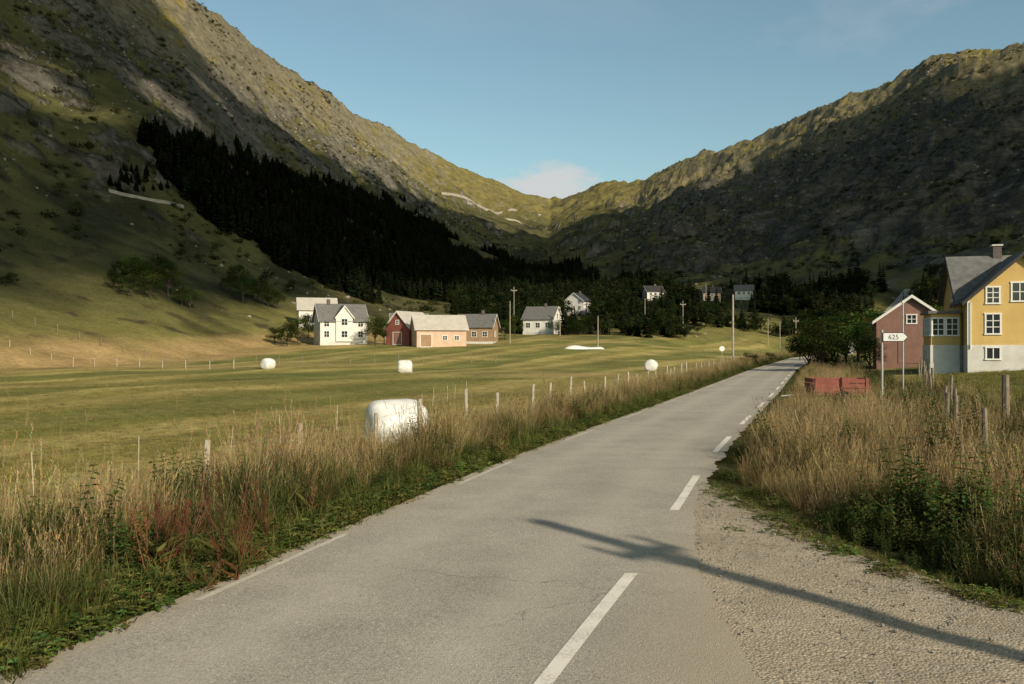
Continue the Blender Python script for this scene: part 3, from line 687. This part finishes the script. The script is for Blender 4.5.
H.mb('foundation',CONC).box(-4.55,4.55,-3.05,3.05,-1.5,.5)
H.gable(-4.5,4.5,-3,3,.5,4.6,7.6,WHITE,SLATE,'x',.4)
H.gable(-1.6,1.6,-3.4,0,.502,5.2,7.2,WHITE,SLATE,'y',.3,'_dormer')
for fx in (-3.3,3.2):
    for z in (1.9,3.9): H.win('F',fx,z,.9,1.1,y0=-3)
for z in (1.9,4.2): H.win('F',0,z,1.1,1.15,y0=-3.4)
for z in (1.9,4.2):
    for p in (-1.4,1.4): H.win('R',p,z,.9,1.1,x1=4.5);H.win('L',p,z,.9,1.1,x0=-4.5)
H.win('R',0,6,.8,.8,x1=4.5)
H.mb('chimney',BRICK).box(-2.6,-2,-.3,.3,7,8.6);H.done()
H=House('white_outbuilding',-42.5,196,15)
H.mb('foundation',CONC).box(-4,4,-3,3,-2,.4)
H.gable(-3.9,3.9,-2.9,2.9,.4,4.2,6.6,WHITE,LROOF,'x',.4)
for p in (-2.2,0,2.2): H.win('F',p,2.2,.9,1.1,y0=-2.9)
H.done()
H=House('red_barn',-20.3,172,-25)
H.gable(-2.5,2.5,-3,6,-1,3.4,6.2,RED,LROOF,'y',.35)
H.win('F',0,1.2,1.8,2.2,y0=-3,door=MAR);H.win('F',0,4.2,.6,.7,y0=-3);H.done()
H=House('salmon_barn',-13.6,167,16)
H.gable(-4.6,4.6,-2.8,2.8,-1,3.2,5.6,CREAM,LROOF,'x',.4)
H.win('F',-2.9,1.0,2.0,2.2,y0=-2.8,door=BRN);H.win('F',.6,1.5,.8,.7,y0=-2.8);H.win('F',2.8,1.5,.8,.7,y0=-2.8)
H.win('R',0,1.2,1.6,2.2,x1=4.6,door=BRN);H.win('R',0,4.,.6,.6,x1=4.6);H.done()
H=House('brown_house',-7.6,198,-12)
H.mb('foundation',CONC).box(-4.05,4.05,-3.05,3.05,-2,.3)
H.gable(-4,4,-3,3,.3,3.6,6.2,BRN,SLATE,'x',.4)
for p in (-2.6,0,2.4): H.win('F',p,1.9,1.,1.1,y0=-3)
H.win('R',0,2,1,1.1,x1=4);H.mb('chimney',BRICK).box(1,1.6,-.3,.3,5.6,7.2);H.done()
H=House('grey_roofed_barn',-23.5,205,10)
H.gable(-4,4,-3,3,-1,3.4,5.9,BRN,SLATE,'x',.4);H.win('F',0,1.5,2,2,y0=-3,door=MAR);H.done()
H=House('white_villa',7.8,230,-22)
H.mb('foundation',CONC).box(-4.05,4.05,-3.55,3.55,-2,.5)
H.gable(-4,4,-3.5,3.5,.5,3.9,6.9,WHITE,SLATE,'x',.4)
for p in (-2.6,0,2.6): H.win('F',p,2.2,1.1,1.2,y0=-3.5)
for z in (2.1,4.6): H.win('L',0,z,1.1,1.1,x0=-4);H.win('R',0,z,1.1,1.1,x1=4)
H.mb('chimney',BRICK).box(.6,1.2,-.3,.3,6.2,7.8);H.done()
def cottage(name,x,y,rot,w,d,ze,zr,wall,roof,ax='x'):
    H=House(name,x,y,rot);H.mb('foundation',CONC).box(-w/2-.04,w/2+.04,-d/2-.04,d/2+.04,-3,.4)
    H.gable(-w/2,w/2,-d/2,d/2,.4,ze,zr,wall,roof,ax,.4)
    for p in (-w*.28,0,w*.28): H.win('F',p,1.9,.9,1.1,y0=-d/2)
    if ze>4:
        for p in (-w*.28,w*.28): H.win('F',p,3.9,.9,1.1,y0=-d/2)
    H.mb('chimney',BRICK).box(.4,1,-.3,.3,zr-.8,zr+.8);H.done()
cottage('white_cottage',22,300,-30,7,6,4.2,6.8,WHITE,DROOF,'y')
for (p,q,r_,t_),(x,y) in zip(COT,CP):
    print('cottage',x,y);cottage('white_cottage',x,y,r_,min(8,.019*y),5.5,3.0,5.0,[WHITE,CREAM,WHITE][t_],[DROOF,DROOF,SLATE][t_])
# ------------------------------------------------------------ silage bales
WRAP=simple('white_bale_wrap',(.72,.72,.70),(.58,.58,.55),2.5,.4,.8,9,spec=.5)
def bale(x,y,rot,r=.62,l=1.25,sq=.96,dark=False):
    mb=MB();n=48;prof=[(-l/2,0),(-l/2-.01,r*.5),(-l/2+.02,r*.74),(-l/2+.09,r*.89),(-l/2+.2,r*.98),(-l/4,r*1.015),(0,r*1.02),(l/4,r*1.015),(l/2-.2,r*.98),(l/2-.09,r*.89),(l/2-.02,r*.74),(l/2+.01,r*.5),(l/2,0)]
    vs=[]
    for (a,q) in prof:
        for i in range(n):
            t=2*math.pi*i/n;qq=q*(1+.022*math.sin(5*t+a*3)+.014*math.sin(11*t-a*7)+.01*math.sin(17*t+9*a));z=qq*math.sin(t)*sq
            z=max(z,-r*.84);vs.append((a+.03*math.sin(t*3)*(q/r),qq*math.cos(t)*1.03,z))
    m_=len(prof);fs=[(j*n+i,j*n+(i+1)%n,(j+1)*n+(i+1)%n,(j+1)*n+i) for j in range(m_-1) for i in range(n)]
    mb.add(vs,fs);o=mb.obj('silage_bale',WRAP,smooth=True);o.location=(x,y,G(x,y)+r*.82);o.rotation_euler=(0,0,math.radians(rot))
bale(at(396,23.5),23.5,24,.68,1.5);bale(at(405,84),84,5,.68,1.35);bale(at(268,98),98,60,.66,1.3);bale(at(651,92),92,75,.66,1.25)
mb=MB();nn=24
vs=[];
for j in range(nn+1):
    t=j/nn;xx=-3.6+7.2*t;hh=.7*(1-abs(2*t-1)**4)**.5*(.75+.25*math.sin(7*t))+.01
    for i in range(13):
        q=math.pi*i/12;vs.append((xx+.1*math.sin(i*3+j),-1.1*math.cos(q)*(.4+.6*hh),hh*math.sin(q)))
mb.add(vs,[(j*13+i,j*13+i+1,(j+1)*13+i+1,(j+1)*13+i) for j in range(nn) for i in range(12)])
o=mb.obj('silage_cover_sheet',WRAP,smooth=True);o.location=(at(584,160),160,G(at(584,160),160));o.rotation_euler=(0,0,.1)
# ------------------------------------------------------------ poles
STEEL=simple('galvanised_steel',(.45,.45,.44),(.36,.36,.35),4,.45,.1,metal=.5)
POLEW=simple('pole_timber',(.40,.36,.30),(.27,.24,.19),3,.85,.4,20)
def upole(x,y,h,rot=0,r=.13,arm=True,aw=.85):
    e=empty('utility_pole',(x,y,G(x,y)-.3),rot)
    mb=MB();mb.tube((0,0,0),(0,0,h+.3),r,r*.7,12);
    mb.obj('shaft',POLEW,e)
    if arm:
        mb=MB();mb.box(-aw,aw,-.06,.06,h-.75,h-.62);mb.tube((-aw*.6,.0,h-.7),(0,.0,h-1.3),.03,.03,6);mb.tube((aw*.6,0,h-.7),(0,0,h-1.3),.03,.03,6);mb.obj('crossarm',POLEW,e)
        mb=MB()
        for q in (-aw*.9,aw*.9): mb.tube((q,0,h-.62),(q,0,h-.4),.04,.05,8)
        mb.obj('insulators',CONC,e)
upole(9.75,-3.15,8.6,math.radians(40),.17,True,.4)
upole(at(733,97),97,8,.3,.13,False);upole(at(598,160),160,6.0,.3,.1,False)
for p,d,h in [(683,250,8),(768,235,7),(780,232,7),(796,228,8),(510,190,9),(514,240,12),(645,260,8),(560,215,7),(706,300,9),(741,330,9)]:
    upole(at(p,d),d,h,.3,.11,p in(683,796,514))
# route sign
e=empty('road_sign',(at(882,30),30,G(at(882,30),30)),math.radians(-18))
mb=MB();mb.tube((0,0,-.2),(0,0,2.75),.04,.04,12);mb.obj('post',STEEL,e,smooth=False)
SW=simple('sign_white',(.8,.8,.78),(.76,.76,.74),3,.4,.02);SB=simple('sign_black',(.01,.01,.01),None,3,.5,.02)
def arrow(x0,x1,z0,z1,y0,y1,tip):
    mb=MB();zm=(z0+z1)/2;pr=[(x0,z0),(x1,z0),(x1+tip,zm),(x1,z1),(x0,z1)]
    mb.add([(a,y0,c) for a,c in pr]+[(a,y1,c) for a,c in pr],[(0,1,2,3,4),(9,8,7,6,5)]+[(i,5+i,5+(i+1)%5,(i+1)%5) for i in range(5)]);return mb
arrow(.02,.66,2.36,2.66,-.075,-.05,.13).obj('border',SB,e);arrow(.04,.652,2.38,2.64,-.079,-.0755,.12).obj('plate',SW,e)
fc=bpy.data.curves.new('number','FONT');fc.body='625';fc.size=.22;fc.extrude=.001;fc.align_x='CENTER'
o=bpy.data.objects.new('number',fc);o.data.materials.append(SB);o.parent=e;o.rotation_euler=(math.pi/2,0,0);o.location=(.35,-.081,2.435);SC.collection.objects.link(o)
e=empty('marker_post',(at(903,36),36,G(at(903,36),36)),0);mb=MB();mb.tube((0,0,-.2),(0,0,3.9),.035,.03,10);mb.box(-.05,.05,-.04,.04,3.9,4.0);mb.obj('post',STEEL,e)
e=empty('round_road_sign',(at(722,110),110,G(at(722,110),110)),math.radians(-10));mb=MB();mb.tube((0,0,-.2),(0,0,2.3),.035,.035,8);mb.obj('post',STEEL,e)
mb=MB();mb.tube((0,-.04,2.2),(0,-.07,2.2),.32,.32,24);mb.obj('plate',SW,e)
# ------------------------------------------------------------ fences
WIRE=simple('fence_wire',(.25,.24,.22),None,3,.5,.05,metal=.6)
PALE=simple('pale_fence_wood',(.48,.42,.33),(.32,.28,.21),5,.9,.6,20)
def fence(name,pts,h,r,mat,wires=(.5,.9),lean=.05):
    e=empty(name,(0,0,0));mb=MB();mw=MB();last=None
    for x,y in pts:
        z=G(x,y);lx,ly=U(-lean,lean),U(-lean,lean);hh=h*U(.85,1.12)
        mb.tube((x,y,z-.3),(x+lx,y+ly,z+hh),r*U(.85,1.2),r*U(.75,1.),7)
        c=[(x+lx*w,y+ly*w-r,z+hh*w) for w in wires]
        if last:
            for a,b_ in zip(last,c):
                mid=((a[0]+b_[0])/2,(a[1]+b_[1])/2,(a[2]+b_[2])/2-.03)
                mw.tube(a,mid,.003,.003,3,cap=False);mw.tube(mid,b_,.003,.003,3,cap=False)
        last=c
    mb.obj('posts',mat,e);mw.obj('wires',WIRE,e)
ys=np.concatenate([np.arange(13,60,2.5),np.arange(60,140,3.2)]);ys=ys+rng.uniform(-.4,.4,len(ys))
fence('roadside_fence',[(float(XL(y))-3.45+U(-.15,.15),float(y)) for y in ys],1.25,.055,PALE,(.5,.9),.09)
ys=np.arange(15,60,3.1)
fence('wooden_fence',[(float(XR(y))+4.4+.09*(y-15)+U(-.3,.3),float(y)+U(-.5,.5)) for y in ys],1.15,.055,WOOD,(.5,.9),.12)
fence('garden_fence',[(12.9,23.5),(14.9,24.8),(17.1,26.6),(19.1,28.8),(21.0,31),(23.4,33.5),(26.5,36)],1.5,.1,WOOD,(.5,.85),.14)
fence('field_fence',[(-95+i*3.2,122+3*math.sin(i*.2)) for i in range(30)],1.1,.06,WOOD)
fence('field_fence',[(-70+i*3.0,112-i*.9) for i in range(14)],1.0,.05,PALE)
fence('stake_fence',[(-9+.9*i-i*i*.03+U(-.3,.3),13+2.9*i+U(-.9,.9)) for i in range(13)],.8,.011,PALE,(.9,),.1)
# ------------------------------------------------------------ red flatbed trailer
REDP=simple('red_painted_wood',(.27,.085,.06),(.17,.06,.045),3,.8,.3,18)
TYRE=simple('tyre_rubber',(.02,.02,.02),None,5,.8,.3)
tx=at(836,32);e=empty('red_farm_trailer',(tx,32,G(tx,32)+.0),math.radians(-6))
mb=MB();mb.box(-.9,.9,-.65,.65,.5,.56)
for k_ in range(3):
    z0=.58+k_*.17
    mb.box(-.92,.92,-.69,-.655,z0,z0+.15);mb.box(-.92,.92,.655,.69,z0,z0+.15);mb.box(.922,.955,-.65,.65,z0,z0+.15);mb.box(-.955,-.922,-.65,.65,z0,z0+.15)
for q in (-1,0,1): mb.box(q*.85-.03,q*.85+.03,-.725,-.693,.5,1.12)
mb.obj('box_sides',REDP,e,bevel=.006)
mb=MB();mb.tube((-.9,0,.5),(-1.9,0,.42),.04,.03,8);mb.box(-.8,.8,-.05,.05,.4,.498);mb.obj('drawbar',STEEL,e)
mb=MB()
for s_ in (-1,1): mb.tube((.1,s_*.74,.32),(.1,s_*.9,.32),.32,.32,22)
mb.obj('wheels',TYRE,e,bevel=.03)
# ------------------------------------------------------------ hillside road shelf
def hillroad(pp,name,mat,kk=.006):
    K=[hitpt(*p) for p in pp];print(name,K);P=[]
    for (x0,d0),(x1,d1) in zip(K[:-1],K[1:]):
        for t in np.linspace(0,1,16,endpoint=False): P.append((x0*(1-t)+x1*t,d0*(1-t)+d1*t))
    P=np.array(P);kz=np.ones(7)/7
    P=np.stack([np.convolve(np.pad(P[:,i],3,mode='edge'),kz,'valid') for i in (0,1)],1)
    Z=gz(P[:,0],P[:,1]);Z=np.convolve(np.pad(Z,3,mode='edge'),kz,'valid')
    mb=MB();n=len(P);vs=[]
    for i in range(n):
        x,y=P[i];d=np.hypot(x,y);ux,uy=x/d,y/d;z=Z[i]+d*kk*.4;w=d*.008
        vs+=[(x-ux*w*.5,y-uy*w*.5,z-d*kk),(x-ux*w*.5,y-uy*w*.5,z),(x+ux*w,y+uy*w,z+.1),(x+ux*w,y+uy*w,z-2)]
    mb.add(vs,[(i*4+j,(i+1)*4+j,(i+1)*4+j+1,i*4+j+1) for i in range(n-1) for j in range(3)]);return mb.obj(name,mat)
RK2=simple('retaining_stone',(.42,.385,.33),(.25,.23,.195),.4,.9,.8,2)
hillroad([(106,194),(150,201),(188,212)],'hillside_road',RK2,.0035)
hillroad([(440,194),(465,199),(490,210),(520,222),(545,233)],'hillside_road',RK2,.003)
hillroad([(340,211),(380,213),(420,214),(450,219)],'hillside_road',RK2,.003)
hillroad([(465,203),(500,212),(550,214)],'hillside_road',RK2,.0028)
# ------------------------------------------------------------ unseen sheet added up-sun, cut to shadow the slopes
Hc=620.;gs=12
shade=[(-900,-900),(60,-900),(120,-40),(180,30),(225,80),(280,135),(350,170),(455,214),(500,230),(545,234),(600,222),(690,208),(730,182),(800,154),(850,126),(930,104),(1010,78),(1300,45),(1300,312),(1000,322),(760,318),(620,302),(480,292),(330,297),(200,296),(100,287),(-900,285)]
cxs=np.arange(-500,1900,gs);cys=np.arange(-1400,700,gs);CX,CY=np.meshgrid(cxs,cys)
hit=np.zeros(CX.shape,bool);HX=np.zeros(CX.shape);HY=HX.copy();HZ=HX.copy()
for z in np.arange(Hc,-5,-5.):
    t=(Hc-z)/SUN[2];x=CX-SUN[0]*t;y=CY-SUN[1]*t
    zz=nat(x,y,False);h=(zz>=z)&~hit;HX[h]=x[h];HY[h]=y[h];HZ[h]=zz[h];hit|=h
ok=hit&(HY>100);x=512+FP*HX/np.maximum(HY,1);y=345-FP*(HZ-CAMH)/np.maximum(HY,1)
x=x+14*perlin(HX/60,HY/60,200);y=y+12*perlin(HX/50,HY/50,201)+6*perlin(HX/15,HY/15,203)
gap=(perlin(HX/55,HY/55,220)+.5*perlin(HX/20,HY/20,221)>.55)&(x<260)&(y<120)
msk=ok&inpoly(x,y,shade)&~gap
thick=18*fbm(CX,CY,90,4,210)
ii=-np.ones(CX.shape,int)
need=np.zeros(CX.shape,bool);cell=msk[:-1,:-1]&msk[1:,1:]&msk[:-1,1:]&msk[1:,:-1]
need[:-1,:-1]|=cell;need[1:,1:]|=cell;need[:-1,1:]|=cell;need[1:,:-1]|=cell
jj,kk=np.nonzero(need);ii[jj,kk]=np.arange(len(jj))
vs=[(CX[j,k],CY[j,k],Hc+thick[j,k]) for j,k in zip(jj,kk)]
jc,kc=np.nonzero(cell);fs=[(ii[j,k],ii[j,k+1],ii[j+1,k+1],ii[j+1,k]) for j,k in zip(jc,kc)]
m,nt,b=newmat('shadow_sheet_material');b.inputs['Base Color'].default_value=(.6,.6,.62,1);b.inputs['Roughness'].default_value=1
tr=N(nt,'ShaderNodeBsdfTransparent');mx=N(nt,'ShaderNodeMixShader');tcc=N(nt,'ShaderNodeTexCoord').outputs['Object']
cn=noise_node(nt,tcc,.012,5,.6);L(nt,mrange(nt,cn.outputs[0],.35,.7,1,.95),mx.inputs[0]);L(nt,tr.outputs[0],mx.inputs[1]);L(nt,b.outputs[0],mx.inputs[2])
L(nt,mx.outputs[0],nt.nodes['Material Output'].inputs[0])
mb=MB();mb.add(vs,[tuple(int(q) for q in f) for f in fs]);mb.obj('shadow_sheet',m,smooth=True)  # out-of-view blocker, outlined from the slope areas to be shaded
print('cloud cells',len(fs))
# ------------------------------------------------------------ world
w=bpy.data.worlds.new('World');SC.world=w;w.use_nodes=True;nt=w.node_tree;bg=nt.nodes['Background']
sky=N(nt,'ShaderNodeTexSky');sky.sky_type='NISHITA';sky.sun_disc=False;sky.sun_elevation=EL;sky.sun_rotation=math.atan2(SH[0],SH[1])%(2*math.pi)
sky.air_density=1.0;sky.dust_density=1.2;sky.ozone_density=.9
tcn=N(nt,'ShaderNodeTexCoord').outputs['Generated'];sx=N(nt,'ShaderNodeSeparateXYZ');L(nt,tcn,sx.inputs[0])
azn=mth(nt,'ARCTAN2',sx.outputs[0],sx.outputs[1]);eln=mth(nt,'ARCSINE',sx.outputs[2])
mp=N(nt,'ShaderNodeMapping');L(nt,tcn,mp.inputs[0]);mp.inputs['Scale'].default_value=(1,1,2.2)
nz=noise_node(nt,mp.outputs[0],5.5,9,.62);nz2=noise_node(nt,mp.outputs[0],30,7,.6)
def ell(a0,e0,wa,we,amp,nn):
    d=mth(nt,'ADD',mth(nt,'POWER',mth(nt,'ABSOLUTE',mth(nt,'DIVIDE',mth(nt,'SUBTRACT',azn,a0),wa)),2),mth(nt,'POWER',mth(nt,'ABSOLUTE',mth(nt,'DIVIDE',mth(nt,'SUBTRACT',eln,e0),we)),2))
    return mth(nt,'ADD',mth(nt,'SUBTRACT',1,d),mth(nt,'MULTIPLY',mth(nt,'SUBTRACT',nn,.5),amp))
cu=mrange(nt,ell(.036,.172,.068,.03,2.6,nz2.outputs[0]),0,.8,0,.85)
ci=mth(nt,'MULTIPLY',mrange(nt,ell(.38,.35,.13,.08,4.5,nz.outputs[0]),.3,2.2,0,.4),1)
ci2=mth(nt,'MULTIPLY',mrange(nt,ell(.02,.36,.3,.05,2.5,nz.outputs[0]),.2,2,0,.14),1)
f=mth(nt,'MINIMUM',mth(nt,'ADD',mth(nt,'ADD',cu,ci),ci2),.85)
tint=mixc(nt,1.0,sky.outputs[0],(.98,1.09,.93),'MULTIPLY')
L(nt,mixc(nt,f,tint,(5.2,5.1,5.0)),bg.inputs[0]);bg.inputs[1].default_value=.125
# sun
sl=bpy.data.lights.new('sun','SUN');sl.energy=5.0;sl.angle=math.radians(.5);sl.color=(1,.86,.66)
so=bpy.data.objects.new('sun',sl);so.rotation_euler=Vector(SUN).to_track_quat('Z','Y').to_euler();SC.collection.objects.link(so)
# camera
cd=bpy.data.cameras.new('camera');cd.lens=FP/1024*36;cd.sensor_width=36;cd.clip_end=12000;cd.clip_start=.05
co=bpy.data.objects.new('camera',cd);co.location=(0,0,CAMH);co.rotation_euler=(math.radians(90.19),0,0);SC.collection.objects.link(co);SC.camera=co
SC.view_settings.view_transform='Standard';SC.view_settings.look='None';SC.view_settings.exposure=0
